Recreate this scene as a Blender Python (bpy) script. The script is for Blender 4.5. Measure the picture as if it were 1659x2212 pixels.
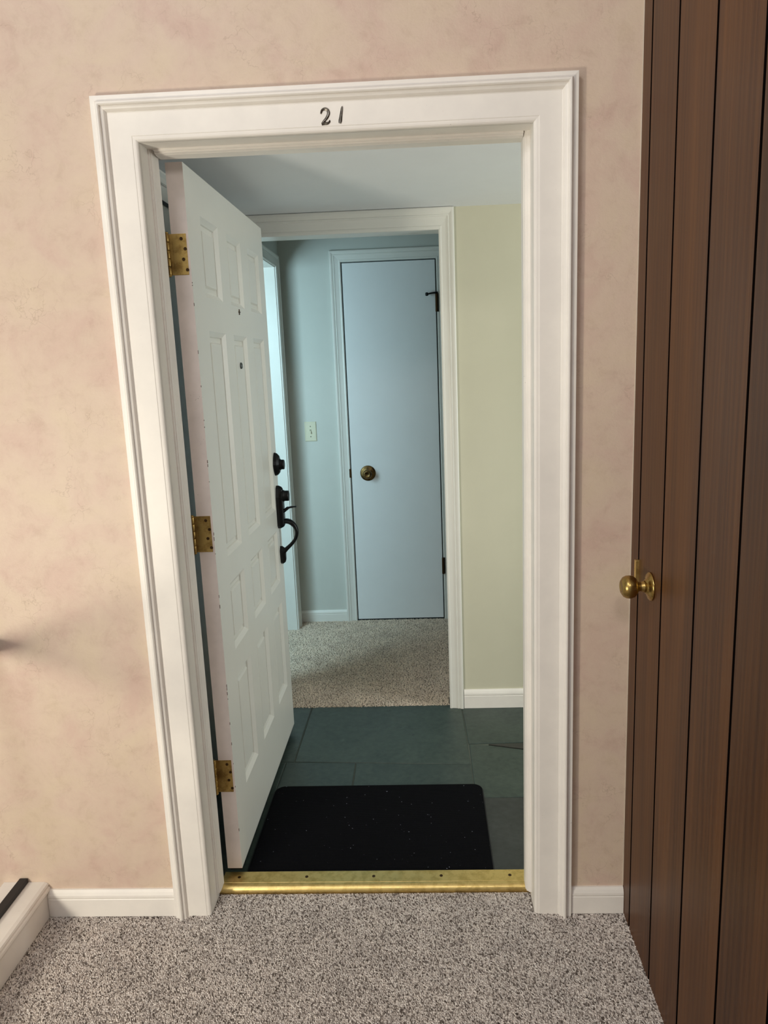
import bpy, bmesh, math, random
import numpy as np
from mathutils import Matrix, Vector
random.seed(7); rng = np.random.default_rng(7)
PI = math.pi
for o in list(bpy.data.objects): bpy.data.objects.remove(o)
SC = bpy.context.scene
C = SC.collection

# ------------------------------------------------------------------ camera
cam_d = bpy.data.cameras.new('camera'); cam = bpy.data.objects.new('camera', cam_d); C.objects.link(cam)
cam_d.sensor_fit = 'HORIZONTAL'; cam_d.sensor_width = 36.0
cam_d.lens = 1562.9 / 1659 * 36
cam_d.shift_x = -29.38 / 1659; cam_d.shift_y = -18.99 / 1659
cam_d.clip_start = 0.02; cam_d.clip_end = 60
r = Vector((0.99876622, 0.03410091, -0.03609928)); u = Vector((0.02911918, 0.18667712, 0.98198968)); f = Vector((-0.04022565, 0.98182930, -0.18545381))
cam.matrix_world = Matrix(((r.x, u.x, -f.x, 0.19116), (r.y, u.y, -f.y, -1.81501), (r.z, u.z, -f.z, 1.53049), (0, 0, 0, 1)))
SC.camera = cam

# ------------------------------------------------------------------ light
W = bpy.data.worlds.new('world'); SC.world = W; W.use_nodes = True
bg = W.node_tree.nodes['Background']
bg.inputs[0].default_value = (1.0, 0.98, 0.96, 1); bg.inputs[1].default_value = 0.28
SC.view_settings.view_transform = 'Standard'; SC.view_settings.look = 'None'
SC.view_settings.gamma = 1.0; SC.view_settings.use_curve_mapping = False
SC.view_settings.exposure = 0.0

def area(name, loc, aim, sx, sy, power, col):
    d = bpy.data.lights.new(name, 'AREA'); d.shape = 'RECTANGLE'; d.size = sx; d.size_y = sy
    d.energy = power; d.color = col
    o = bpy.data.objects.new(name, d); C.objects.link(o); o.location = loc
    o.rotation_euler = (Vector(aim) - Vector(loc)).to_track_quat('-Z', 'Y').to_euler()
    return o
area('stairwell_window_light', (-1.50, -1.95, 0.85), (-0.3, 0.0, 1.4), 0.26, 0.40, 31, (1.0, 0.93, 0.77))
area('stairwell_high_window_light', (-1.25, -2.6, 3.85), (-0.2, 0.0, 1.6), 0.7, 1.1, 33, (0.97, 0.98, 1.0))
pl = bpy.data.lights.new('added_front_fill', 'POINT'); pl.energy = 38; pl.shadow_soft_size = 0.14; pl.color = (1.0, 0.96, 0.90)
plo = bpy.data.objects.new('added_front_fill', pl); C.objects.link(plo); plo.location = (0.18, -2.55, 2.65)  # unseen fill light added behind the camera to brighten the door's hinge edge
area('foyer_window_light', (2.1, 0.24, 1.35), (-0.2, 0.95, 1.0), 0.9, 1.4, 29, (0.93, 0.99, 1.0))
area('side_room_window_light', (-1.25, 0.66, 1.45), (-0.3, 2.4, 0.8), 0.8, 1.3, 45, (0.60, 0.88, 1.0))

# ------------------------------------------------------------------ helpers
def tag(o, label=None, cat=None, group=None, kind=None):
    if label: o['label'] = label
    if cat: o['category'] = cat
    if group: o['group'] = group
    if kind: o['kind'] = kind
    return o
def empty(name, loc=(0, 0, 0), parent=None):
    o = bpy.data.objects.new(name, None); C.objects.link(o); o.location = loc; o.empty_display_size = 0.05
    o.parent = parent
    return o
def obj(name, bm, mat, parent=None, smooth=False, loc=None):
    me = bpy.data.meshes.new(name)
    if isinstance(bm, bmesh.types.BMesh):
        bmesh.ops.recalc_face_normals(bm, faces=bm.faces[:])
        bm.to_mesh(me); bm.free()
    else:
        me.from_pydata(*bm)
    me.materials.append(mat)
    if smooth:
        for p in me.polygons: p.use_smooth = True
    o = bpy.data.objects.new(name, me); C.objects.link(o)
    if loc: o.location = loc
    if parent:
        o.parent = parent
        if not loc: o.location = -Vector(world_loc(parent))
    return o
def world_loc(o):
    l = Vector((0, 0, 0))
    while o: l += Vector(o.location); o = o.parent
    return l
def copy(o, parent, loc):
    c = o.copy(); C.objects.link(c); c.parent = parent; c.location = loc
    return c
def B(): return bmesh.new()
def box(bm, x0, x1, y0, y1, z0, z1, bev=0):
    m = Matrix.Translation(((x0 + x1) / 2, (y0 + y1) / 2, (z0 + z1) / 2)) @ Matrix.Diagonal((x1 - x0, y1 - y0, z1 - z0, 1))
    ret = bmesh.ops.create_cube(bm, size=1, matrix=m)
    if bev:
        es = {e for v in ret['verts'] for e in v.link_edges}
        bmesh.ops.bevel(bm, geom=list(es), offset=bev, segments=2, affect='EDGES', profile=0.6)
    return bm
def loft(bm, rings, closed=True, cap=True):
    """rings: list of equal-length lists of points; joins neighbours with quads."""
    vs = [[bm.verts.new(p) for p in ring] for ring in rings]
    n = len(vs[0])
    for a, b in zip(vs, vs[1:]):
        for i in range(n if closed else n - 1):
            j = (i + 1) % n
            bm.faces.new((a[i], a[j], b[j], b[i]))
    if cap and closed:
        bm.faces.new(vs[0][::-1]); bm.faces.new(vs[-1])
    return bm
def prism(bm, prof, ax, a0, a1):
    """closed 2D profile extruded along axis ax ('x': prof=(y,z); 'y': (x,z); 'z': (x,y))."""
    def pt(q, a): return {'x': (a, q[0], q[1]), 'y': (q[0], a, q[1]), 'z': (q[0], q[1], a)}[ax]
    return loft(bm, [[pt(q, a0) for q in prof], [pt(q, a1) for q in prof]])
def lathe(bm, prof, origin, axis, n=28, up=None):
    """prof: (radius, height along axis)."""
    axis = Vector(axis).normalized(); q = axis.to_track_quat('Z', 'Y'); o = Vector(origin)
    rings = [[o + q @ Vector((max(rr, 1e-5) * math.cos(2 * PI * i / n), max(rr, 1e-5) * math.sin(2 * PI * i / n), h)) for i in range(n)] for rr, h in prof]
    return loft(bm, rings)
def tube(bm, pts, rad, n=12, flat=(1, 1), ref=(0, 1, 0)):
    pts = [Vector(p) for p in pts]
    rad = rad if isinstance(rad, (list, tuple)) else [rad] * len(pts)
    rings = []
    for i, p in enumerate(pts):
        t = (pts[min(i + 1, len(pts) - 1)] - pts[max(i - 1, 0)]).normalized()
        a = Vector(ref) - t * t.dot(Vector(ref))
        a.normalize(); b = t.cross(a)
        rings.append([p + rad[i] * (flat[0] * math.cos(2 * PI * k / n) * a + flat[1] * math.sin(2 * PI * k / n) * b) for k in range(n)])
    return loft(bm, rings)
def spline(pts, n=8):
    out = []; P = [Vector(p) for p in pts]; P = [2 * P[0] - P[1]] + P + [2 * P[-1] - P[-2]]
    for i in range(1, len(P) - 2):
        for k in range(n):
            t = k / n; a, b, c, d = P[i - 1:i + 3]
            out.append(0.5 * ((2 * b) + (c - a) * t + (2 * a - 5 * b + 4 * c - d) * t * t + (3 * b - a - 3 * c + d) * t ** 3))
    out.append(P[-2]); return out

# ------------------------------------------------------------------ materials
def srgb(r, g, b):
    return tuple(((c / 255) / 12.92 if c / 255 <= 0.04045 else ((c / 255 + 0.055) / 1.055) ** 2.4) for c in (r, g, b)) + (1,)
class M:
    def __init__(s, name, rough=0.5, metal=0.0, col=None, spec=None):
        s.m = bpy.data.materials.new(name); s.m.use_nodes = True; s.t = s.m.node_tree
        s.b = s.t.nodes['Principled BSDF']; s.b.inputs['Roughness'].default_value = rough; s.b.inputs['Metallic'].default_value = metal
        if spec is not None: s.b.inputs['Specular IOR Level'].default_value = spec
        if col: s.b.inputs['Base Color'].default_value = srgb(*col)
        s.co = s.t.nodes.new('ShaderNodeTexCoord')
    def n(s, kind, **kw):
        nd = s.t.nodes.new(kind)
        for k, v in kw.items():
            if k in nd.inputs: nd.inputs[k].default_value = v
            else: setattr(nd, k, v)
        return nd
    def l(s, a, b): s.t.links.new(a, b)
    def vec(s, scale=(1, 1, 1), rot=(0, 0, 0)):
        mp = s.n('ShaderNodeMapping'); mp.inputs['Scale'].default_value = scale; mp.inputs['Rotation'].default_value = rot
        gm = s.n('ShaderNodeNewGeometry'); s.l(gm.outputs['Position'], mp.inputs['Vector'])
        return mp.outputs[0]
    def noise(s, scale, detail=4, rough=0.6, vec=None, dist=0.0):
        nd = s.n('ShaderNodeTexNoise', Scale=scale, Detail=detail, Roughness=rough, Distortion=dist)
        s.l(vec if vec is not None else s.vec(), nd.inputs['Vector'])
        return nd.outputs['Fac']
    def ramp(s, fac, stops):
        nd = s.n('ShaderNodeValToRGB'); cr = nd.color_ramp
        while len(cr.elements) < len(stops): cr.elements.new(0.5)
        for e, (p, c) in zip(cr.elements, stops):
            e.position = p; e.color = srgb(*c) if len(c) == 3 and max(c) > 2 else (tuple(c) + (1,) if len(c) == 3 else c)
        s.l(fac, nd.inputs[0]); return nd.outputs[0]
    def mix(s, fac, a, b, mode='MIX'):
        nd = s.n('ShaderNodeMix', data_type='RGBA', blend_type=mode)
        for sock, v in ((nd.inputs[0], fac), (nd.inputs[6], a), (nd.inputs[7], b)):
            if hasattr(v, 'links'): s.l(v, sock)
            else: sock.default_value = v
        return nd.outputs[2]
    def math(s, op, a, b=0.0):
        nd = s.n('ShaderNodeMath', operation=op)
        for i, v in enumerate((a, b)):
            if hasattr(v, 'links'): s.l(v, nd.inputs[i])
            else: nd.inputs[i].default_value = v
        return nd.outputs[0]
    def col(s, sock): s.l(sock, s.b.inputs['Base Color'])
    def rough(s, sock): s.l(sock, s.b.inputs['Roughness'])
    def bump(s, h, strength=0.3, dist=0.002):
        nd = s.n('ShaderNodeBump', Strength=strength, Distance=dist); s.l(h, nd.inputs['Height']); s.l(nd.outputs[0], s.b.inputs['Normal'])

def mat_wallpaper():
    m = M('wallpaper', 0.48, spec=0.35)
    n1 = m.noise(6.0, 5, 0.62, dist=0.5); n2 = m.noise(17, 8, 0.72, dist=0.35); n3 = m.noise(120, 3, 0.7)
    c1 = m.ramp(n1, [(0.34, (206, 172, 160)), (0.5, (215, 192, 173)), (0.66, (217, 198, 171))])
    c2 = m.ramp(n2, [(0.30, (196, 172, 155)), (0.48, (215, 194, 177)), (0.72, (223, 203, 185))])
    c = m.mix(0.5, c1, c2)
    # fine crackle veins printed in the paper
    v = m.n('ShaderNodeTexVoronoi', feature='DISTANCE_TO_EDGE', Scale=10.0)
    vv = m.n('ShaderNodeVectorMath', operation='ADD')
    nd = m.n('ShaderNodeTexNoise', Scale=9.0, Detail=5.0); m.l(m.vec(), nd.inputs['Vector'])
    sc = m.n('ShaderNodeVectorMath', operation='SCALE'); sc.inputs['Scale'].default_value = 0.35; m.l(nd.outputs['Color'], sc.inputs[0])
    m.l(m.vec(), vv.inputs[0]); m.l(sc.outputs[0], vv.inputs[1]); m.l(vv.outputs[0], v.inputs['Vector'])
    edge = m.ramp(v.outputs['Distance'], [(0.0, (1, 1, 1)), (0.016, (0, 0, 0))])
    gate = m.ramp(m.noise(5.0, 3), [(0.50, (0, 0, 0)), (0.62, (1, 1, 1))])
    fac = m.math('MULTIPLY', m.math('MULTIPLY', edge, gate), 0.32)
    m.col(m.mix(fac, c, srgb(150, 122, 100)))
    m.bump(m.math('ADD', m.math('MULTIPLY', n2, 0.8), m.math('MULTIPLY', n3, 0.45)), 0.32, 0.004)
    return m.m
def mat_paint(name, col, rough=0.35, speck=None, amount=0.06, wear=0.03):
    m = M(name, rough, spec=0.45)
    n = m.noise(9, 4, 0.6); c = m.ramp(n, [(0.3, tuple(int(x * (1 - amount)) for x in col)), (0.65, col)])
    if speck:
        sp = m.ramp(m.noise(260, 2, 0.5), [(0.735, (0, 0, 0)), (0.76, (1, 1, 1))])
        g = m.ramp(m.noise(6, 3), [(0.55, (0, 0, 0)), (0.7, (1, 1, 1))])
        c = m.mix(m.math('MULTIPLY', sp, g), c, srgb(*speck))
    m.col(c)
    m.bump(m.noise(70, 3, 0.6), 0.04, 0.002)
    return m.m
def mat_wood():
    m = M('stained_wood', 0.42, spec=0.28)
    inf = m.n('ShaderNodeObjectInfo')
    off = m.n('ShaderNodeCombineXYZ'); m.l(m.math('MULTIPLY', inf.outputs['Random'], 30.0), off.inputs['Y'])
    ad = m.n('ShaderNodeVectorMath', operation='ADD'); g = m.n('ShaderNodeNewGeometry')
    m.l(g.outputs['Position'], ad.inputs[0]); m.l(off.outputs[0], ad.inputs[1])
    mp = m.n('ShaderNodeMapping'); mp.inputs['Scale'].default_value = (1, 1, 0.055); m.l(ad.outputs[0], mp.inputs['Vector'])
    big = m.noise(11, 4, 0.55, mp.outputs[0], 0.7)
    wv = m.n('ShaderNodeTexWave', wave_type='BANDS', bands_direction='Y', Scale=16.0, Distortion=7.0, Detail=3.0)
    wv.inputs['Detail Scale'].default_value = 1.6; m.l(mp.outputs[0], wv.inputs['Vector'])
    mp2 = m.n('ShaderNodeMapping'); mp2.inputs['Scale'].default_value = (1, 1, 0.012); m.l(ad.outputs[0], mp2.inputs['Vector'])
    fine = m.noise(420, 2, 0.6, mp2.outputs[0])
    c = m.ramp(big, [(0.28, (62, 36, 20)), (0.5, (80, 49, 26)), (0.72, (98, 62, 32))])
    c = m.mix(m.math('MULTIPLY', wv.outputs['Fac'], 0.28), c, srgb(112, 75, 42))
    fr = m.ramp(fine, [(0.34, (0.0, 0.0, 0.0)), (0.6, (1, 1, 1))])
    c = m.mix(m.math('MULTIPLY', m.math('SUBTRACT', 1.0, fr), 0.30), c, srgb(46, 28, 17))
    tint = m.ramp(inf.outputs['Random'], [(0.0, (0.86, 0.84, 0.84)), (1.0, (1.1, 1.07, 1.02))])
    m.col(m.mix(1.0, c, tint, 'MULTIPLY'))
    m.bump(fine, 0.12, 0.0015)
    return m.m
def mat_brass(name, col=(196, 160, 84), rough=0.28, dirt=(110, 84, 44)):
    m = M(name, rough, 1.0)
    n = m.noise(38, 5, 0.65); m.col(m.ramp(n, [(0.36, dirt), (0.55, col)]))
    m.rough(m.ramp(m.noise(90, 3), [(0.3, (rough, rough, rough)), (0.7, (rough + .16,) * 3)]))
    return m.m
def mat_loop(name, dark, mid, light, mott=6.0):
    m = M(name, 0.95, spec=0.15)
    g = m.n('ShaderNodeNewGeometry')
    c = m.ramp(g.outputs['Random Per Island'], [(0.0, dark), (0.34, mid), (1.0, light)])
    n = m.ramp(m.noise(mott, 5, 0.7), [(0.32, (0.84, 0.83, 0.83)), (0.62, (1.05, 1.04, 1.03))])
    m.col(m.mix(1.0, c, n, 'MULTIPLY'))
    return m.m
def mat_flatcarpet(name, dark, light, scale):
    m = M(name, 1.0, spec=0.1)
    n = m.noise(scale, 2, 0.6); m.col(m.ramp(n, [(0.38, dark), (0.62, light)])); m.bump(n, 0.8, 0.004)
    return m.m
def mat_slate(cs=((44, 57, 54), (57, 70, 65), (70, 81, 75))):
    m = M('slate', 0.42, spec=0.45)
    inf = m.n('ShaderNodeObjectInfo')
    n = m.noise(7, 6, 0.65, dist=0.8); n2 = m.noise(40, 5, 0.6)
    c = m.ramp(n, [(0.3, cs[0]), (0.55, cs[1]), (0.75, cs[2])])
    c = m.mix(0.35, c, m.ramp(n2, [(0.3, tuple(int(v * .85) for v in cs[0])), (0.7, tuple(int(v * 1.1) for v in cs[2]))]))
    t = m.ramp(inf.outputs['Random'], [(0.0, (0.86, 0.88, 0.9)), (1.0, (1.1, 1.1, 1.06))])
    c = m.mix(1.0, c, t, 'MULTIPLY')
    sc = m.ramp(m.noise(3.5, 6, 0.75, dist=2.5), [(0.64, (0, 0, 0)), (0.74, (1, 1, 1))])
    sp = m.ramp(m.noise(26, 3, 0.55, dist=1.0), [(0.68, (0, 0, 0)), (0.72, (1, 1, 1))])
    c = m.mix(m.math('MULTIPLY', sp, 0.5), c, srgb(30, 36, 35))
    m.col(m.mix(m.math('MULTIPLY', sc, 0.25), c, srgb(120, 126, 118)))
    m.bump(m.math('ADD', n, m.math('MULTIPLY', n2, 0.4)), 0.25, 0.004)
    return m.m
def mat_mat():
    m = M('doormat_pile', 0.98, spec=0.12)
    sp = m.ramp(m.noise(330, 2, 0.6), [(0.5, (3, 3, 7)), (0.70, (8, 8, 15)), (0.82, (40, 41, 52))])
    lint = m.ramp(m.noise(150, 1, 0.4), [(0.80, (0, 0, 0)), (0.81, (1, 1, 1))])
    m.col(m.mix(m.math('MULTIPLY', lint, 0.8), sp, srgb(170, 175, 190)))
    wv = m.n('ShaderNodeTexWave', wave_type='BANDS', bands_direction='Y', Scale=95.0, Distortion=0.6); m.l(m.vec(), wv.inputs['Vector'])
    m.bump(m.math('ADD', wv.outputs['Fac'], m.noise(500, 2)), 0.6, 0.003)
    return m.m

WALLPAPER = mat_wallpaper()
TRIM = mat_paint('trim_paint', (244, 239, 232), 0.45, (120, 100, 84), 0.03)
TRIM2 = mat_paint('inner_trim_paint', (234, 233, 226), 0.34, None, 0.008)
DOORP = mat_paint('door_paint', (233, 233, 226), 0.33, None, 0.008)
DOORE = mat_paint('door_edge_paint', (240, 229, 223), 0.4, (90, 72, 62))
CREAM = mat_paint('cream_wall_paint', (206, 203, 182), 0.6, None, 0.008)
GREYW = mat_paint('pale_wall_paint', (206, 209, 202), 0.6, None, 0.008)
CEIL = mat_paint('ceiling_paint', (234, 237, 240), 0.7, None, 0.008)
HCEIL = mat_paint('hall_ceiling_paint', (238, 228, 216), 0.7, None, 0.03)
FLUSH = mat_paint('flush_door_paint', (238, 240, 240), 0.38, None, 0.008)
WOOD = mat_wood()
GROOVE = M('groove_black', 0.9, col=(10, 5, 4), spec=0.05).m  # black paint of the grooves between planks
BRASSK = mat_brass('knob_brass', (178, 150, 90), 0.22, (168, 140, 82))
BRASS = mat_brass('brass', (232, 206, 138), 0.33, (208, 180, 112))
BRASSH = mat_brass('hinge_brass', (188, 160, 98), 0.38, (150, 122, 72))
BRASSD = mat_brass('aged_brass', (128, 104, 66), 0.34, (62, 48, 32))
SCREW = M('screw_dark', 0.5, 0.8, col=(70, 50, 28)).m
BLACK = M('black_metal', 0.33, 0.4, col=(11, 12, 16)).m
BLACKR = M('black_railing', 0.45, 0.3, col=(38, 38, 40)).m
BLACKC = M('black_cable_rubber', 0.6, 0.0, col=(14, 14, 18)).m
IVORY = M('ivory_plastic', 0.35, 0.0, col=(220, 217, 192)).m
DIGIT = mat_brass('digit_metal', (132, 126, 118), 0.32, (84, 78, 70))
SLATE = mat_slate(); SLATE2 = mat_slate(((42, 46, 46), (52, 56, 56), (64, 67, 66))); GROUT = mat_paint('grout', (98, 103, 93), 0.9)
MATM = mat_mat(); MATR = M('doormat_rubber', 0.7, col=(20, 21, 25)).m
LOOP = mat_loop('berber_loops', (90, 80, 73), (212, 202, 195), (250, 244, 238), 9.0)
LOOPB = mat_flatcarpet('berber_backing', (96, 86, 79), (178, 168, 160), 190)
SHAG = mat_loop('shag_tufts', (176, 160, 142), (222, 204, 184), (244, 230, 212), 9.0)
SHAGB = mat_flatcarpet('shag_backing', (110, 100, 90), (150, 138, 124), 120)

# ------------------------------------------------------------------ key dimensions (metres; wall face y=0, carpet z=0)
JX, JZ = 0.462, 2.071            # jamb faces of the entrance
FB = 1.252                        # back wall of the foyer
FC = 2.150                        # foyer ceiling
CB = 2.430                        # back wall of the corridor
CL = -0.605                       # left wall of the corridor
RX = 0.710                        # plank wall

def struct(name, bm, mat, label, cat, smooth=False, kind='structure'):
    return tag(obj(name, bm, mat, None, smooth), label, cat, kind=kind)

# ------------------------------------------------------------------ walls, ceilings, floors
b = B(); box(b, -2.6, -JX - 0.018, 0, 0.143, -0.05, 4.2); box(b, JX + 0.018, RX + 0.1, 0, 0.143, -0.05, 4.2); box(b, -JX - 0.018, JX + 0.018, 0, 0.143, JZ + 0.018, 4.2)
struct('wall_front', b, WALLPAPER, 'mottled cream and pink wallpapered wall around the white door frame', 'wall')
b = B(); box(b, RX + 0.1, 2.4, 0.0, 0.143, 0, 2.5)
struct('wall_foyer_front', b, CREAM, 'cream wall beside the slate entry, hidden past the door frame', 'wall')
b = B(); box(b, -1.06, RX + 0.1, -3.2, 0.143, 4.2, 4.26)
struct('ceiling', b, HCEIL, 'plain ceiling over the carpeted landing', 'ceiling')
b = B(); box(b, -0.72, -0.62, 0.143, FB, -0.05, FC)
struct('wall_foyer_left', b, TRIM2, 'shaded pale wall behind the open panelled door', 'wall')
b = B(); box(b, 2.4, 2.5, 0.0, FB + 0.1, -0.05, FC)
struct('wall_foyer_right', b, CREAM, 'cream end wall of the slate entry', 'wall')
OX0, OX1, OZ = -0.54, 0.272, 2.066
b = B(); box(b, -0.72, OX0 - 0.015, FB, FB + 0.095, -0.05, FC); box(b, OX1 + 0.015, 2.5, FB, FB + 0.095, -0.05, FC); box(b, OX0 - 0.015, OX1 + 0.015, FB, FB + 0.095, OZ + 0.015, 2.5)
struct('wall_foyer_back', b, CREAM, 'cream wall with a white cased opening into the corridor', 'wall')
b = B(); box(b, -0.72, 2.5, 0.143, FB + 0.095, FC, FC + 0.05)
struct('ceiling_foyer', b, CEIL, 'low blue-grey ceiling above the slate entry', 'ceiling')
b = B(); box(b, CL - 0.11, 1.0, CB, CB + 0.1, 0, 2.5)
struct('wall_corridor_back', b, GREYW, 'pale wall with a light switch beside the flush white door', 'wall')
SY0, SY1, SZ = 1.42, 2.283, 2.088
b = B(); box(b, CL - 0.11, CL, FB + 0.095, SY0, 0, 2.5); box(b, CL - 0.11, CL, SY1 + 0.012, CB, 0, 2.5); box(b, CL - 0.11, CL, SY0, SY1 + 0.012, SZ + 0.012, 2.5)
struct('wall_corridor_left', b, GREYW, 'pale side wall with a daylit doorway at its end', 'wall')
b = B(); box(b, 0.9, 1.0, FB + 0.095, CB, 0, 2.5)
struct('wall_corridor_right', b, GREYW, 'pale end wall of the corridor past the opening', 'wall')
b = B(); box(b, CL - 0.11, 1.0, FB + 0.095, CB + 0.1, 2.5, 2.55)
struct('ceiling_corridor', b, CEIL, 'white ceiling over the carpeted corridor', 'ceiling')
b = B(); box(b, -3.0, CL - 0.11, CB, CB + 0.1, 0, 2.5); box(b, -3.0, CL - 0.11, 0.5, 0.6, 0, 2.5); box(b, -3.1, -3.0, 0.5, CB + 0.1, 0, 2.5)
struct('wall_side_room', b, GREYW, 'pale walls of the daylit side room', 'wall')
b = B(); box(b, -3.1, CL - 0.11, 0.5, CB + 0.1, 2.5, 2.55)
struct('ceiling_side_room', b, CEIL, 'white ceiling of the daylit side room', 'ceiling')

SEG = 4
def tufts(name, parent, mat, x0, x1, y0, y1, z0, px, py, shape, keep=None, jit=0.3, lean=0.0, brick=True):
    """many tiny yarn loops as one mesh; shape: list of (radius_x, radius_y, z) rings, last is the tip."""
    nx, ny = int((x1 - x0) / px), int((y1 - y0) / py)
    ix, iy = np.meshgrid(np.arange(nx), np.arange(ny)); ix = ix.ravel(); iy = iy.ravel(); N = len(ix)
    cx = x0 + (ix + 0.5 + (0.5 * (iy % 2) - 0.25 if brick else 0)) * px + rng.normal(0, jit * px * 0.5, N)
    cy = y0 + (iy + 0.5) * py + rng.normal(0, jit * py * 0.5, N)
    if keep is not None:
        k = keep(cx, cy); cx = cx[k]; cy = cy[k]; N = len(cx)
    ang = rng.uniform(0, PI, N) if lean else rng.normal(0.55, 0.5, N)
    ln = rng.normal(0, lean, (N, 2)) if lean else np.zeros((N, 2)); hs = rng.uniform(0.8, 1.2, N)
    seg = SEG; nr = len(shape) - 1; V = np.zeros((N, nr * seg + 1, 3)); th = np.arange(seg) * 2 * PI / seg
    for i, (rx, ry, z) in enumerate(shape[:-1]):
        a = rx * np.cos(th); c = ry * np.sin(th)
        X = a[None] * np.cos(ang)[:, None] - c[None] * np.sin(ang)[:, None]; Y = a[None] * np.sin(ang)[:, None] + c[None] * np.cos(ang)[:, None]
        tz = z * hs
        V[:, i * seg:(i + 1) * seg, 0] = cx[:, None] + X + ln[:, :1] * tz[:, None]; V[:, i * seg:(i + 1) * seg, 1] = cy[:, None] + Y + ln[:, 1:] * tz[:, None]; V[:, i * seg:(i + 1) * seg, 2] = z0 + tz[:, None]
    tz = shape[-1][2] * hs
    V[:, -1, 0] = cx + ln[:, 0] * tz; V[:, -1, 1] = cy + ln[:, 1] * tz; V[:, -1, 2] = z0 + tz
    F = []
    for i in range(nr - 1):
        for k in range(seg):
            j = (k + 1) % seg; F += [[i * seg + k, i * seg + j, (i + 1) * seg + j], [i * seg + k, (i + 1) * seg + j, (i + 1) * seg + k]]
    for k in range(seg): F.append([(nr - 1) * seg + k, (nr - 1) * seg + (k + 1) % seg, nr * seg])
    F = np.array(F); nv = nr * seg + 1
    FA = (F[None] + (np.arange(N) * nv)[:, None, None]).reshape(-1, 3)
    me = bpy.data.meshes.new(name); me.vertices.add(N * nv); me.vertices.foreach_set('co', V.reshape(-1))
    me.loops.add(len(FA) * 3); me.loops.foreach_set('vertex_index', FA.reshape(-1).astype(np.int32))
    me.polygons.add(len(FA)); me.polygons.foreach_set('loop_start', np.arange(len(FA), dtype=np.int32) * 3); me.polygons.foreach_set('loop_total', np.full(len(FA), 3, np.int32))
    me.polygons.foreach_set('use_smooth', np.ones(len(FA), bool))
    me.update(); me.validate(); me.materials.append(mat)
    o = bpy.data.objects.new(name, me); C.objects.link(o); o.parent = parent; o['kind'] = 'stuff'
    return o

b = B(); box(b, -2.6, RX + 0.1, -3.2, 0.0, -0.05, -0.003); box(b, -JX, JX, 0.0, 0.08, -0.05, -0.003)
fl = struct('floor', b, LOOPB, 'grey-brown looped berber carpet on the landing in front of the door', 'floor')
tufts('carpet_loops', fl, LOOP, -0.94, RX + 0.005, -0.52, 0.076, -0.004, 0.0034, 0.0046, [(0.0013, 0.0034, 0.0), (0.0013, 0.0031, 0.0026), (0, 0, 0.0044)],
      keep=lambda x, y: (y < -0.006) | (np.abs(x) < JX - 0.002))
b = B(); box(b, CL - 0.11, 1.0, FB + 0.03, CB, -0.05, 0.0)
fc = struct('floor_corridor', b, SHAGB, 'taupe cut-pile carpet beyond the slate entry', 'floor')
tufts('carpet_pile', fc, SHAG, CL - 0.10, 0.42, FB + 0.022, CB, -0.004, 0.0053, 0.0053, [(0.0034, 0.0034, 0.0), (0.0031, 0.0031, 0.005), (0, 0, 0.0085)],
      keep=lambda x, y: ((x > CL + 0.004) & ((x < 0.265) | (y > FB + 0.1)) & ((x > OX0) | (y > FB + 0.1))) | ((y > SY0) & (y < SY1) & (x < CL + 0.01)), jit=0.8, lean=0.35)
b = B(); box(b, -3.1, CL - 0.11, 0.5, CB, -0.05, 0.0)
struct('floor_side_room', b, SHAGB, 'taupe carpet of the daylit side room', 'floor')

# slate floor of separate slabs
b = B(); box(b, -0.72, 2.4, 0.143, FB + 0.03, -0.05, -0.004)
fs = struct('floor_foyer', b, GROUT, 'dark green-grey slate slab floor of the entry', 'floor')
def slab(poly, h=0.0):
    g = 0.0016; cx = sum(p[0] for p in poly) / len(poly); cy = sum(p[1] for p in poly) / len(poly)
    def ins(k): return [((p[0] - (k if p[0] > cx else -k)), (p[1] - (k if p[1] > cy else -k))) for p in poly]
    a, c = ins(g), ins(g + 0.0025)
    bm = B(); loft(bm, [[(x, y, -0.03) for x, y in a], [(x, y, h - 0.0022) for x, y in a], [(x, y, h) for x, y in c]])
    return obj('tile', bm, SLATE, fs)
E2 = FB + 0.028
for k, q in enumerate([
    [(-0.62, 0.812), (-0.366, 0.806), (-0.364, E2), (-0.62, E2)],
    [(-0.366, 0.806), (0.335, 0.772), (0.322, E2), (-0.364, E2)],
    [(0.333, 0.925), (1.05, 0.945), (1.05, E2), (0.322, E2)],
    [(-0.62, 0.148), (-0.40, 0.148), (-0.398, 0.806), (-0.62, 0.812)],
    [(-0.40, 0.62), (-0.116, 0.62), (-0.118, 0.794), (-0.398, 0.806)],
    [(-0.116, 0.55), (0.335, 0.55), (0.335, 0.772), (-0.118, 0.794)],
    [(0.335, 0.55), (1.05, 0.55), (1.05, 0.732), (0.415, 0.915), (0.335, 0.924)],
    [(-0.40, 0.148), (-0.10, 0.148), (-0.116, 0.62), (-0.40, 0.62)],
    [(-0.10, 0.148), (0.24, 0.148), (0.24, 0.55), (-0.116, 0.55)],
    [(0.24, 0.148), (0.86, 0.148), (0.86, 0.55), (0.24, 0.55)],
    [(0.86, 0.148), (1.6, 0.148), (1.6, 0.55), (0.86, 0.55)],
    [(1.05, 0.55), (1.7, 0.55), (1.7, E2), (1.05, E2)],
    [(1.7, 0.55), (2.4, 0.55), (2.4, E2), (1.7, E2)], [(1.6, 0.148), (2.4, 0.148), (2.4, 0.55), (1.6, 0.55)]]):
    tl = slab(q, random.uniform(-0.001, 0.001))
    if k in (9, 10): tl.data.materials[0] = SLATE2
WEDGE = M('dark_wedge', 0.5, col=(50, 51, 47)).m  # flat dark triangle standing slightly proud of the slabs
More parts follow.
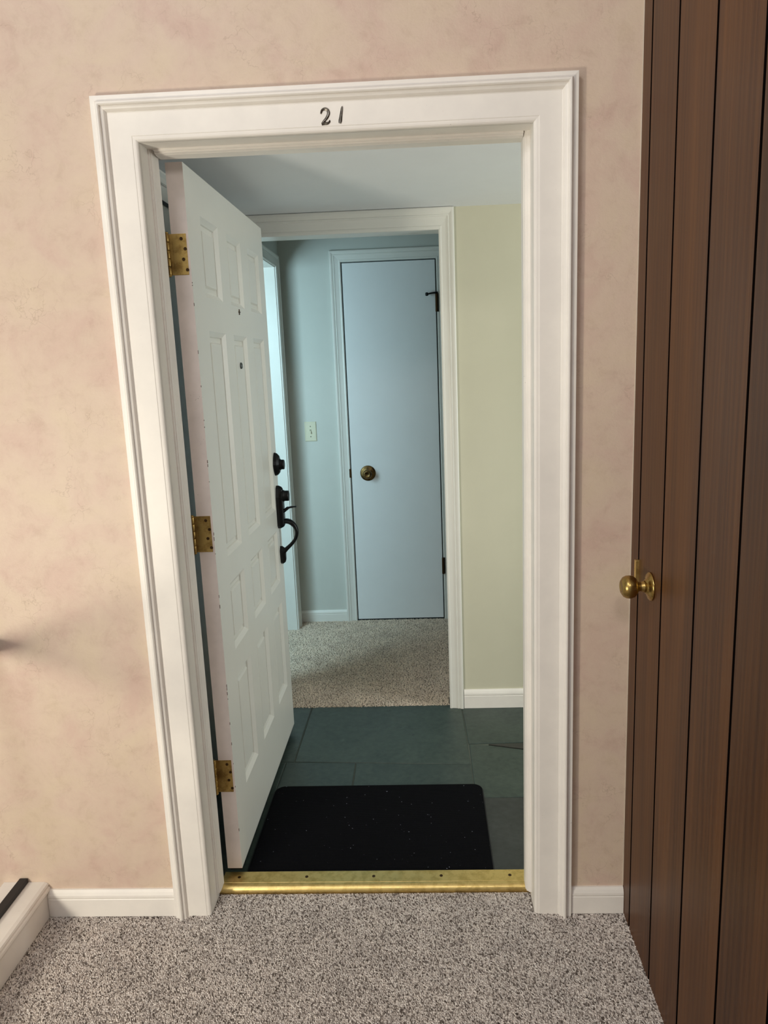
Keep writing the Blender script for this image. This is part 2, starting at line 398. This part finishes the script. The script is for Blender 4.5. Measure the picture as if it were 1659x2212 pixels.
bm = B(); loft(bm, [[(0.415, 0.917, -0.03), (1.05, 0.73, -0.03), (1.05, 0.942, -0.03)], [(0.415, 0.917, 0.0014), (1.05, 0.732, 0.0014), (1.05, 0.942, 0.0014)]])
tag(obj('tile', bm, WEDGE, fs), 'thin dark wedge on the slate floor')

# ------------------------------------------------------------------ mouldings
CAS = [(0, 0), (0, .004), (.0015, .0075), (.0045, .0098), (.008, .0106), (.0112, .0108), (.0125, .0118), (.0140, .012), (.0625, .012), (.0638, .0116), (.0658, .0122), (.0675, .0165), (.070, .0205), (.0735, .0225), (.0765, .0232),
       (.0772, .029), (.0795, .0312), (.083, .0312), (.0855, .029), (.0865, .0235), (.0878, .0215), (.1, .0200), (.1, 0)]
COL = [(0, 0), (0, .008), (.002, .0105), (.006, .0115), (.0105, .0105), (.012, .0085), (.0135, .0088), (.028, .0105), (.036, .0125), (.0375, .0150), (.041, .0150), (.0425, .0130), (.048, .0165), (.053, .0185), (.059, .0185), (.062, .0165), (.063, 0)]
def casing(parent, mp, a0, a1, z0, z1, prof, mat, legs=(1, 1, 1), zleg=None):
    zl = zleg if zleg is not None else z0
    if legs[0]:
        bm = B(); loft(bm, [[mp(a0 - w, d, zl) for w, d in prof], [mp(a0 - w, d, z1 + w) for w, d in prof]]); obj('casing_leg', bm, mat, parent)
    if legs[1]:
        bm = B(); loft(bm, [[mp(a0 - w, d, z1 + w) for w, d in prof], [mp(a1 + w, d, z1 + w) for w, d in prof]]); obj('casing_head', bm, mat, parent)
    if legs[2]:
        bm = B(); loft(bm, [[mp(a1 + w, d, zl) for w, d in prof], [mp(a1 + w, d, z1 + w) for w, d in prof]]); obj('casing_leg', bm, mat, parent)
t1 = tag(empty('trim_1'), 'wide white moulded door frame carrying the number 21', 'door frame', kind='structure')
casing(t1, lambda a, d, z: (a, -d, z), -JX, JX, -0.003, JZ, CAS, TRIM)
# jamb boards and stepped door stops
for sgn in (-1, 1):
    b = B(); x0, x1 = sorted((sgn * JX, sgn * (JX + 0.0178))); box(b, x0, x1, -0.001, 0.1445 if sgn > 0 else 0.124, -0.04, JZ); obj('jamb', b, TRIM, t1)
    st = [(0, .050), (.006, .050), (.0075, .0515), (.0075, .054), (.011, .054), (.013, .057), (.013, .061), (.015, .064), (.015, .098), (0, .098)]
    b = B(); prism(b, [(sgn * (JX - d * (0.6 if sgn < 0 else 1)), y) for d, y in st], 'z', 0.0186, JZ); obj('door_stop', b, TRIM, t1)
b = B(); box(b, -JX - 0.0178, JX + 0.0178, -0.001, 0.1445, JZ, JZ + 0.0178); obj('jamb', b, TRIM, t1)
b = B(); prism(b, [(y, JZ - d * 0.8) for d, y in st], 'x', -JX + 0.0152, JX - 0.0152); obj('door_stop', b, TRIM, t1)

t2 = tag(empty('trim_2'), 'white moulded casing round the opening between slate and carpet', 'door frame', kind='structure')
bm = B(); loft(bm, [[(OX1 - .002 + w, FB - d, 0) for w, d in COL], [(OX1 - .002 + w, FB - d, OZ - .002 + w * .0853 / .063) for w, d in COL]]); obj('casing_leg', bm, TRIM2, t2)
bm = B(); HD = [(w * .0853 / .063, d) for w, d in COL]
loft(bm, [[(OX0 - .06, FB - d, OZ - .002 + w) for w, d in HD], [(OX1 - .002 + w * .063 / .0853, FB - d, OZ - .002 + w) for w, d in HD]]); obj('casing_head', bm, TRIM2, t2)
b = B(); box(b, OX0 - 0.055, OX0, FB - 0.016, FB + 0.001, 0, OZ, 0.004); obj('casing_leg', b, TRIM2, t2)
b = B(); box(b, OX1, OX1 + 0.0148, FB - 0.001, FB + 0.097, 0, OZ); obj('jamb', b, TRIM2, t2)
b = B(); box(b, OX0 - 0.0148, OX0, FB - 0.001, FB + 0.097, 0, OZ); obj('jamb', b, TRIM2, t2)
b = B(); box(b, OX0 - 0.0148, OX1 + 0.0148, FB - 0.001, FB + 0.097, OZ, OZ + 0.0148); obj('jamb', b, TRIM2, t2)

DX0, DX1, DZ = -0.249, 0.276, 2.113
t3 = tag(empty('trim_3'), 'white moulded casing round the narrow flush closet door', 'door frame', kind='structure')
casing(t3, lambda a, d, z: (a, CB - d, z), DX0 - 0.006, DX1 + 0.006, 0, DZ + 0.006, COL, TRIM2)
t4 = tag(empty('trim_4'), 'white casing and daylit jamb of the side doorway', 'door frame', kind='structure')
casing(t4, lambda a, d, z: (CL + d, a, z), SY0, SY1 + 0.005, 0, SZ + 0.005, COL, TRIM2)
for y0, y1 in ((SY0 - 0.0118, SY0), (SY1, SY1 + 0.0118)):
    b = B(); box(b, CL - 0.112, CL + 0.001, y0, y1, 0, SZ); obj('jamb', b, TRIM2, t4)
b = B(); box(b, CL - 0.112, CL + 0.001, SY0 - 0.0118, SY1 + 0.0118, SZ, SZ + 0.0118); obj('jamb', b, TRIM2, t4)

def baseprof(h, t):    # (d, z)
    return [(0, 0), (t, 0), (t, h * .66), (t * .9, h * .69), (t * 1.02, h * .74), (t * .98, h * .82), (t * .72, h * .92), (t * .38, h), (0, h)]
b = B(); prism(b, [(-d, z) for d, z in baseprof(.082, .0135)], 'x', -0.934, -0.5625); struct('baseboard_left', b, TRIM, 'short white baseboard between the stair curb and the door frame', 'baseboard')
b = B(); prism(b, [(-d, z) for d, z in baseprof(.078, .0135)], 'x', 0.5625, RX - 0.001); struct('baseboard_right', b, TRIM, 'very short white baseboard between door frame and plank wall', 'baseboard')
b = B(); prism(b, [(FB - d, z) for d, z in baseprof(.086, .014)], 'x', OX1 + 0.0625, 2.4); struct('baseboard_foyer', b, TRIM, 'white baseboard along the cream wall above the slate', 'baseboard')
b = B(); prism(b, [(CB - d, z) for d, z in baseprof(.072, .012)], 'x', CL + 0.001, DX0 - 0.0695); struct('baseboard_corridor', b, TRIM2, 'white baseboard below the light switch', 'baseboard')
b = B(); prism(b, [(CL - 0.013 + d, z) for d, z in ((0, FC - .026), (.006, FC - .024), (.010, FC - .012), (.020, FC - .004), (.022, FC), (0, FC))], 'y', 0.143, FB); struct('trim_6', b, TRIM2, 'thin white crown strip seen through the hinge gap', 'moulding')

# ------------------------------------------------------------------ stair curb and railing
t5 = tag(empty('trim_5', (-0.99, -1.6, 0)), 'white boxed curb with moulded edge carrying the black rail', 'curb', kind='structure')
b = B(); box(b, -1.058, -0.935, -3.2, -0.0005, 0, 0.094); obj('curb_body', b, TRIM, t5)
b = B(); prism(b, [(-1.064, .094), (-1.064, .104), (-0.944, .104), (-0.9355, .1005), (-0.9325, .096), (-0.9345, .092), (-0.9300, .088), (-0.9290, .082), (-0.9315, .076), (-0.9345, .073), (-0.9355, .073), (-0.9355, .094)], 'y', -3.2, -0.0005); obj('curb_cap', b, TRIM, t5)
ra = tag(empty('stair_railing', (-1.003, -1.6, 0.104)), 'black metal rail lying along the white curb', 'railing')
b = B(); box(b, -1.015, -0.991, -3.1, -0.002, 0.104, 0.118, 0.0015); obj('bottom_rail', b, BLACKR, ra)
b = B(); box(b, -1.022, -0.978, -3.1, -0.002, 0.810, 0.848, 0.006); obj('handrail', b, BLACKR, ra)
b = B(); box(b, -1.020, -0.986, -3.1, -3.066, 0.1175, 0.811); obj('post', b, BLACKR, ra)

# ------------------------------------------------------------------ plank wall with flush plank door
wr = tag(empty('wall_right', (RX, -1.6, 0)), 'dark stained vertical plank wall beside the doorway', 'wall', kind='structure')
b = B(); box(b, RX + 0.006, RX + 0.1, -3.2, -0.0005, -0.05, 4.2); obj('backing', b, GROOVE, wr)
d3 = tag(empty('door_3', (RX, -0.45, 0)), 'flush door of dark planks with a brass knob', 'door', kind='structure')
def plank(y0, y1, parent):
    bm = B(); g = 0.0046
    ya, yb = y0 + g, (y1 - g if y1 < 0 else y1)
    prism(bm, [(RX + 0.0055, ya), (RX, ya), (RX, yb), (RX + 0.0055, yb)], 'z', -0.003, 4.1995)
    o = obj('plank', bm, WOOD, parent); o.data.materials.append(GROOVE)
    for p in o.data.polygons:
        if abs(p.normal.y) > 0.9: p.material_index = 1
    return o
ys = [-0.0655, -0.2405, -0.4355, -0.6250, -0.8150]
plank(ys[0], 0.002, wr)
for a, c in zip(ys, ys[1:]): plank(c, a, d3)
yy = ys[-1]
while yy > -3.0: plank(yy - 0.19, yy, wr); yy -= 0.19
b = B(); prism(b, [(RX - 0.0022, -0.0003), (RX - 0.0014, -0.0016), (RX, -0.0022), (RX, -0.0003)], 'z', 0.08, 4.1995); struct('trim_7', b, mat_paint('caulk', (206, 190, 172), 0.5, None, 0.1), 'thin pale bead where wallpaper meets the dark planks', 'moulding')
kx, ky, kz = RX, -0.166, 1.003
kn = empty('door_knob', (0, 0.284, kz), d3)
def at_knob(h): return (kx - h, ky, kz)
b = B(); lathe(b, [(0.0, 0), (.0335, 0), (.0338, .003), (.031, .0055), (.023, .0085), (.0175, .011), (.0165, .0135), (.0, .0135)], (kx, ky, kz), (-1, 0, 0), 36); obj('rose', b, BRASSK, kn, True)
b = B(); lathe(b, [(0, .012), (.0145, .012), (.0135, .018), (.0112, .022), (.0108, .027), (.0132, .031), (.0205, .0345), (.0255, .0405), (.0275, .049), (.0268, .057), (.0232, .064), (.0165, .0685), (.0105, .0695), (.0095, .0685), (.0, .0685)], (kx, ky, kz), (-1, 0, 0), 36); obj('knob', b, BRASSK, kn, True)
b = B(); box(b, RX - 0.009, RX + 0.004, -0.0715, -0.0595, 0.972, 1.040, 0.0015); box(b, RX - 0.0096, RX - 0.0085, -0.0685, -0.0625, 1.013, 1.021)
obj('strike_plate', b, BRASS, d3)

# ------------------------------------------------------------------ open entrance door
LX0, LX1, HY, LW, LZ0, LZ1 = -0.452, -0.407, 0.141, 0.914, 0.036, 2.0635
d1 = tag(empty('door_1', (-0.43, HY, LZ0)), 'white twelve-panel entrance door standing open on brass hinges', 'door', kind='structure')
SS = [(0.118, 0.291), (0.388, 0.560), (0.657, 0.830)]
ZZ = [(0.250, 0.613), (0.698, 0.907), (0.991, 1.648), (1.741, 1.955)]
b = B()
ss = [0.0] + [v for q in SS for v in q] + [LW]; zz = [LZ0] + [v for q in ZZ for v in q] + [LZ1]
def fp(s, z, d): return (LX1 - d, HY + s, z)
for i in range(len(ss) - 1):
    for j in range(len(zz) - 1):
        s0, s1, z0, z1 = ss[i], ss[i + 1], zz[j], zz[j + 1]
        if i % 2 and j % 2:
            def rect(k, d): return [fp(s0 + k, z0 + k, d), fp(s1 - k, z0 + k, d), fp(s1 - k, z1 - k, d), fp(s0 + k, z1 - k, d)]
            rings = [rect(0, 0), rect(0.0015, 0.0012), rect(0.014, 0.0095), rect(0.0155, 0.0145)]
            loft(b, rings, cap=False); b.faces.new([b.verts.new(p) for p in rings[-1]])
        else: b.faces.new([b.verts.new(fp(*q, 0)) for q in ((s0, z0), (s1, z0), (s1, z1), (s0, z1))])
def quad(bm, *p): bm.faces.new([bm.verts.new(q) for q in p])
Y0, Y1 = HY, HY + LW
quad(b, (LX0, Y0, LZ0), (LX0, Y1, LZ0), (LX0, Y1, LZ1), (LX0, Y0, LZ1))
quad(b, (LX0, Y1, LZ0), (LX1, Y1, LZ0), (LX1, Y1, LZ1), (LX0, Y1, LZ1))
quad(b, (LX0, Y0, LZ1), (LX1, Y0, LZ1), (LX1, Y1, LZ1), (LX0, Y1, LZ1))
quad(b, (LX0, Y0, LZ0), (LX1, Y0, LZ0), (LX1, Y1, LZ0), (LX0, Y1, LZ0))
quad(b, (LX0, Y0, LZ0), (LX1, Y0, LZ0), (LX1, Y0, LZ1), (LX0, Y0, LZ1))
bmesh.ops.remove_doubles(b, verts=b.verts[:], dist=1e-5)
obj('door_leaf', b, DOORP, d1)
for s0, s1 in SS:
    for z0, z1 in ZZ:
        k = 0.030; bm = B()
        loft(bm, [[fp(s, z, d) for s, z in ((s0 + q, z0 + q), (s1 - q, z0 + q), (s1 - q, z1 - q), (s0 + q, z1 - q))] for q, d in ((k, .0146), (k, .0130), (k + .0035, .0072), (k + .006, .0064))])
        obj('panel', bm, DOORP, d1)
# hinge edge skin, a thin pinkish paint coat with chips
b = B(); box(b, LX0 + 0.0003, LX1 - 0.0003, HY - 0.0006, HY + 0.0003, LZ0, LZ1); obj('hinge_edge', b, DOORE, d1)
b = B(); box(b, LX0 + 0.004, LX1 - 0.003, HY + 0.01, HY + LW, LZ0 - 0.014, LZ0 + 0.001, 0.003); tag(obj('sweep', b, BLACKC, d1), 'dark rubber sweep under the door')
b = B()
for k in range(24):
    zc = random.uniform(0.10, 1.80); hk = random.uniform(0.001, 0.006); wk = random.uniform(0.0002, 0.0010)
    box(b, LX1 - 0.0004 - wk, LX1 + 0.0003, HY - 0.0008, HY + 0.0012, zc - hk, zc + hk)
tag(obj('paint_chips', b, M('bare_wood_chip', 0.8, col=(112, 92, 80)).m, d1), 'dark chips along the worn door edge', kind='stuff')
# hinges: barrel, two leaves, screws
for zc in (1.838, 1.089, 0.346):
    h = empty('hinge', (-0.435 + 0.43, -0.0, zc - LZ0), d1); hh = 0.0515
    b = B(); box(b, LX0 + 0.002, LX1 - 0.006, HY - 0.0022, HY + 0.0002, zc - hh, zc + hh, 0.0005); box(b, LX0 - 0.0085, LX0 + 0.003, HY - 0.0016, HY - 0.0004, zc - hh, zc + hh)
    obj('hinge_leaf', b, BRASSH, h)
    b = B(); box(b, -JX - 0.0005, -JX + 0.0018, 0.0985, 0.1245, zc - hh, zc + hh); box(b, -JX - 0.0022, -JX + 0.0002, 0.123, HY - 0.006, zc - hh, zc + hh); obj('hinge_leaf', b, BRASSD, h)
    bx, by = LX0 - 0.0115, HY - 0.0070
    for k in range(5):
        b = B(); z0 = zc - hh + k * hh * 2 / 5; lathe(b, [(0, 0.0004), (.0062, 0.0006), (.0068, .0016), (.0068, hh * .4 - .0016), (.0062, hh * .4 - .0006), (0, hh * .4 - .0006)], (bx, by, z0), (0, 0, 1), 14); obj('knuckle', b, BRASSH, h, True)
    for sg in (-1, 1):
        b = B(); lathe(b, [(0, 0), (.0062, 0), (.0070, .0015), (.0060, .0035), (.003, .0048), (0, .005)], (bx, by, zc + sg * hh), (0, 0, sg), 14); obj('pin_tip', b, BRASSH, h, True)
    for k, (dx, dz) in enumerate(((-.020, .039), (-.0115, .0135), (-.018, -.0125), (-.010, -.039))):
        b = B(); lathe(b, [(0, 0), (.0044, 0), (.0044, .0005), (.0036, .0009), (.0, .0004)], (LX1 + dx + 0.001, HY - 0.0022, zc + dz), (0, -1, 0), 12); obj('screw', b, SCREW, h)
# peephole and nail
b = B(); lathe(b, [(0, 0), (.0105, 0), (.0105, .003), (.009, .0048), (.0065, .0048), (.006, .003), (0, .003)], (LX1 - 0.0066, HY + 0.474, 1.552), (1, 0, 0), 20); obj('peephole', b, M('peephole_metal', .35, .9, col=(88, 92, 92)).m, d1, True)
b = B(); box(b, LX1 - .001, LX1 + .004, HY + .470, HY + .486, 1.7235, 1.7265, 0.001); box(b, LX1 - .001, LX1 + .003, HY + .4765, HY + .4795, 1.716, 1.734, 0.001); obj('nail', b, SCREW, d1)
# deadbolt and handleset
SD = 0.872
def esc(bm, zc, hh, hw, t, n=40, pw=1.5):
    rings = []
    for k, d in ((1, -.001), (1, .004), (.93, t * .6), (.72, t)):
        ring = []
        for i in range(n):
            a = 2 * PI * i / n; ca, sa = math.cos(a), math.sin(a); q = (abs(ca) ** pw + abs(sa) ** pw) ** (-1 / pw)
            ring.append((LX1 + d, HY + SD + hw * k * q * ca, zc + hh * k * q * sa))
        rings.append(ring)
    return loft(bm, rings)
db = empty('deadbolt', (0.023, SD, 1.168 - LZ0), d1)
b = B(); esc(b, 1.168, .046, .032, .021); obj('rosette', b, BLACK, db, False)
b = B(); lathe(b, [(0, .012), (.023, .012), (.0225, .024), (.0195, .027), (.0195, .036), (.018, .0385), (0, .0385)], (LX1, HY + SD, 1.166), (1, 0, 0), 28); obj('cylinder', b, BLACK, db, True)
hs = empty('handleset', (0.023, SD, 1.0 - LZ0), d1)
b = B()
oc = [(-.024, .0), (-.024, .115), (-.014, .150), (0, .160), (.014, .150), (.024, .115), (.024, .0), (.012, -.012), (-.012, -.012)]
loft(b, [[(LX1 + d, HY + SD + y * k, .922 + .07 + (z - .07) * (1 - (1 - k) * .35)) for y, z in oc] for k, d in ((1, -.001), (1, .011), (.82, .022), (.6, .026))]); obj('escutcheon', b, BLACK, hs)
b = B(); lathe(b, [(0, .020), (.0235, .020), (.0235, .030), (.021, .031), (.021, .046), (.0195, .049), (0, .049)], (LX1, HY + SD, 1.040), (1, 0, 0), 28); obj('cylinder', b, BLACK, hs, True)
b = B(); tube(b, spline([(LX1 + .012, HY + SD, .976), (LX1 + .026, HY + SD, .979), (LX1 + .042, HY + SD, .990), (LX1 + .060, HY + SD, .994), (LX1 + .076, HY + SD, .995)], 5), [.010] * 6 + [.0085] * 5 + [.0055] * 5 + [.0042] * 5, 12, (1.6, .75)); obj('thumb_lever', b, BLACK, hs, True)
gp = spline([(LX1 + .010, HY + SD, .930), (LX1 + .030, HY + SD, .937), (LX1 + .050, HY + SD, .931), (LX1 + .067, HY + SD, .912), (LX1 + .072, HY + SD, .888), (LX1 + .064, HY + SD, .862), (LX1 + .046, HY + SD, .840), (LX1 + .026, HY + SD, .822), (LX1 + .012, HY + SD, .808)], 6)
nr = len(gp); b = B(); tube(b, gp, [.0125 - .0045 * abs(math.sin(PI * min(1, max(0, (k / nr - .25) / .75)))) for k in range(nr)], 14, (1.25, .85)); obj('grip', b, BLACK, hs, True)
b = B(); oc = [(-.012, .02), (-.013, .045), (0, .062), (.013, .045), (.012, .02), (.009, -.004), (0, -.012), (-.009, -.004)]
loft(b, [[(LX1 + d, HY + SD + y * k, .772 + .025 + (z - .025) * k) for y, z in oc] for k, d in ((1, -.001), (1, .009), (.8, .019), (.55, .022))]); obj('grip_foot', b, BLACK, hs)

# ------------------------------------------------------------------ brass threshold
th = tag(empty('threshold', (0, 0.11, 0)), 'brass threshold plate with rounded nose at the foot of the doorway', 'threshold')
b = B()
nose = [(0.0915 + .0165 * math.cos(a), .0035 + .0165 * math.sin(a)) for a in np.linspace(PI * 1.12, PI * .42, 12)]
prism(b, nose + [(.0965, .0175), (.0985, .0165), (.1005, .0178), (.146, .0185), (.149, .0165), (.150, 0.0), (.150, -.035), (.076, -.035)], 'x', -JX + .0004, JX - .0004); obj('plate', b, BRASS, th)
for x in (-.413, -.206, -.002, .202, .408):
    b = B(); lathe(b, [(0, 0), (.0050, 0), (.0048, .0008), (.002, .0003), (0, .0003)], (x, .1225, .0181), (0, 0, 1), 14); obj('screw', b, SCREW, th)

# ------------------------------------------------------------------ doormat
dm = tag(empty('doormat', (-0.02, 0.39, 0)), 'black ribbed doormat with rounded corners just inside the threshold', 'doormat')
def rrect(x0, x1, y0, y1, rr, n=7, r2=0.006):
    out = []
    for cx, cy, a0, rr in ((x1 - rr, y1 - rr, 0, rr), (x0 + rr, y1 - rr, PI / 2, rr), (x0 + r2, y0 + r2, PI, r2), (x1 - r2, y0 + r2, 1.5 * PI, r2)):
        out += [(cx + rr * math.cos(a0 + PI / 2 * k / n), cy + rr * math.sin(a0 + PI / 2 * k / n)) for k in range(n + 1)]
    return out
b = B(); loft(b, [[(x, y, z) for x, y in rrect(-.402 + k, .367 - k, .1515 + k, .626 - k, .035)] for z, k in ((.0012, 0), (.0035, .001), (.004, .004))]); obj('rubber_border', b, MATR, dm)
b = B(); loft(b, [[(x, y, z) for x, y in rrect(-.397 + k, .363 - k, .1545 + k, .622 - k, .032)] for z, k in ((.0035, 0), (.0085, .0005), (.0105, .003))]); obj('pile', b, MATM, dm)

# ------------------------------------------------------------------ flush closet door
d2 = tag(empty('door_2', (0, CB, 0)), 'narrow flush white closet door with a dark brass knob', 'door', kind='structure')
b = B(); box(b, DX0 + .001, DX1 - .001, CB - .0105, CB - .0005, 0.012, DZ - .001, .0012); obj('door_leaf', b, FLUSH, d2)
b = B(); box(b, DX0 - .004, DX1 + .004, CB - .0035, CB - .0004, 0.001, DZ + .004); obj('gap', b, M('dark_gap', .9, col=(40, 46, 46)).m, d2)
k2 = empty('door_knob', (-.151, 0, .917), d2)
b = B(); lathe(b, [(0, 0), (.0455, 0), (.046, .002), (.044, .005), (.036, .006), (.026, .009), (.016, .011), (0, .011)], (-.151, CB - .0105, .917), (0, -1, 0), 32); obj('rose', b, BRASSD, k2, True)
b = B(); lathe(b, [(0, .009), (.012, .009), (.0115, .026), (.014, .031), (.0235, .037), (.0265, .046), (.0255, .055), (.021, .0605), (.013, .062), (.0115, .0605), (0, .060)], (-.151, CB - .0105, .917), (0, -1, 0), 32); obj('knob', b, BRASSD, k2, True)
b = B(); box(b, DX0 - .013, DX0 + .001, CB - .0118, CB - .0088, .893, .945, .001); obj('strike_plate', b, SCREW, d2)
for zc in (1.878, .340):
    h = empty('hinge', (DX1, 0, zc), d2)
    b = B(); lathe(b, [(0, -.05), (.0068, -.05), (.0072, -.046), (.0072, .046), (.0068, .05), (0, .05)], (DX1 + .0035, CB - .0165, zc), (0, 0, 1), 14); obj('barrel', b, SCREW, h, True)
    b = B(); box(b, DX1 + .0045, DX1 + .016, CB - .0135, CB - .009, zc - .05, zc + .05); obj('hinge_leaf', b, BLACK, h)
    if zc > 1:
        b = B(); lathe(b, [(0, .05), (.009, .05), (.009, .058), (0, .058)], (DX1 + .0035, CB - .0165, zc), (0, 0, 1), 14); obj('stop_collar', b, BLACK, h)
        b = B(); tube(b, [(DX1 + .003, CB - .020, zc + .054), (DX1 - .020, CB - .030, zc + .051), (DX1 - .046, CB - .040, zc + .046)], [.0055, .0048, .0048], 10); obj('stop_arm', b, BLACK, h, True)
        b = B(); lathe(b, [(0, -.006), (.009, -.006), (.0105, .0), (.009, .007), (0, .007)], (DX1 - .050, CB - .0415, zc + .045), (-.85, -.3, -.05), 14); obj('stop_bumper', b, BLACK, h, True)

# ------------------------------------------------------------------ light switch
sw = tag(empty('light_switch', (-.479, CB, 1.1735)), 'ivory toggle light switch plate on the corridor wall', 'light switch')
b = B(); loft(b, [[(-.479 + x * k, CB - d, 1.1735 + z * (1 - (1 - k) * .6)) for x, z in ((-.0345, -.0575), (.0345, -.0575), (.0345, .0575), (-.0345, .0575))] for k, d in ((1, .0002), (1, .0025), (.88, .0055))]); obj('plate', b, IVORY, sw)
b = B(); box(b, -.484, -.474, CB - .0062, CB - .005, 1.1615, 1.1855); obj('slot', b, M('switch_slot', .6, col=(150, 150, 128)).m, sw)
b = B(); loft(b, [[(-.479 + x, CB - .0055, 1.1735 + z) for x, z in ((-.0042, -.008), (.0042, -.008), (.0042, .006), (-.0042, .006))], [(-.479 + x, CB - .0155, 1.1655 + z) for x, z in ((-.0034, -.003), (.0034, -.003), (.0034, .003), (-.0034, .003))]]); obj('toggle', b, IVORY, sw)
for dz in (-.030, .030):
    b = B(); lathe(b, [(0, 0), (.0036, 0), (.003, .0011), (0, .0014)], (-.479, CB - .0055, 1.1735 + dz), (0, -1, 0), 12); obj('screw', b, M('switch_screw', .5, .3, col=(120, 120, 104)).m, sw)

# ------------------------------------------------------------------ cable behind the door
b = B(); tube(b, spline([(-.6145, .16, 2.069), (-.6145, .4, 2.069), (-.6145, .6, 2.0675), (-.6145, .9, 2.066), (-.6145, FB - .004, 2.067)], 6), .0052, 10, ref=(1, 0, 0))
tag(obj('wall_cable', b, BLACKC, None, True), 'black cable along the wall seen through the hinge gap', 'cable')

# ------------------------------------------------------------------ number 21 on the frame
def ribbon(name, pts, wid, x0, z0, hgt, label):
    P = [Vector((p[0], 0, p[1])) * hgt for p in pts]; y0 = -0.0119; rings = []
    for i, p in enumerate(P):
        t = (P[min(i + 1, len(P) - 1)] - P[max(i - 1, 0)]).normalized(); nrm = Vector((-t.z, 0, t.x)); w = wid[i] * hgt
        rings.append([Vector((x0, y0, z0)) + p + nrm * (w * a) + Vector((0, -d, 0)) for a, d in ((1, 0), (1, .0016), (.45, .0034), (-.2, .0028), (-1, .0016), (-1, 0))])
    bm = B(); loft(bm, rings); return tag(obj(name, bm, DIGIT, None), label, 'house number', 'house number on the door frame')
two = spline([(-.30, .20, 0), (-.22, .40, 0), (-.02, .48, 0), (.17, .38, 0), (.20, .16, 0), (.06, -.10, 0), (-.16, -.32, 0), (-.27, -.44, 0)], 6)
n2 = len(two)
o2 = ribbon('house_number', [(p[0], p[1]) for p in two], [.050 + .050 * math.sin(PI * k / (n2 - 1)) for k in range(n2)], -0.0165, 2.1035, 0.0345, 'curved dark metal numeral two above the doorway')
foot = spline([(-.28, -.46, 0), (-.10, -.42, 0), (.10, -.42, 0), (.24, -.34, 0), (.27, -.24, 0)], 5)
P0 = ribbon('digit_foot', [(p[0], p[1]) for p in foot], [.075, .08, .085, .085, .09, .09, .09, .09, .088, .085, .08, .078, .075, .07, .066, .06, .055, .05, .045, .04, .035], -0.0165, 2.1035, 0.0345, 'x')
for k in ('label', 'category', 'group'): del P0[k]
P0.parent = o2
one = [(.13, .52), (.11, .40), (.07, .20), (.03, 0.0), (-.01, -.20), (-.04, -.36), (-.07, -.50)]
ribbon('house_number', one, [.035, .07, .080, .088, .10, .115, .085], 0.0185, 2.1055, 0.0345, 'slim slanted dark metal numeral one above the doorway')
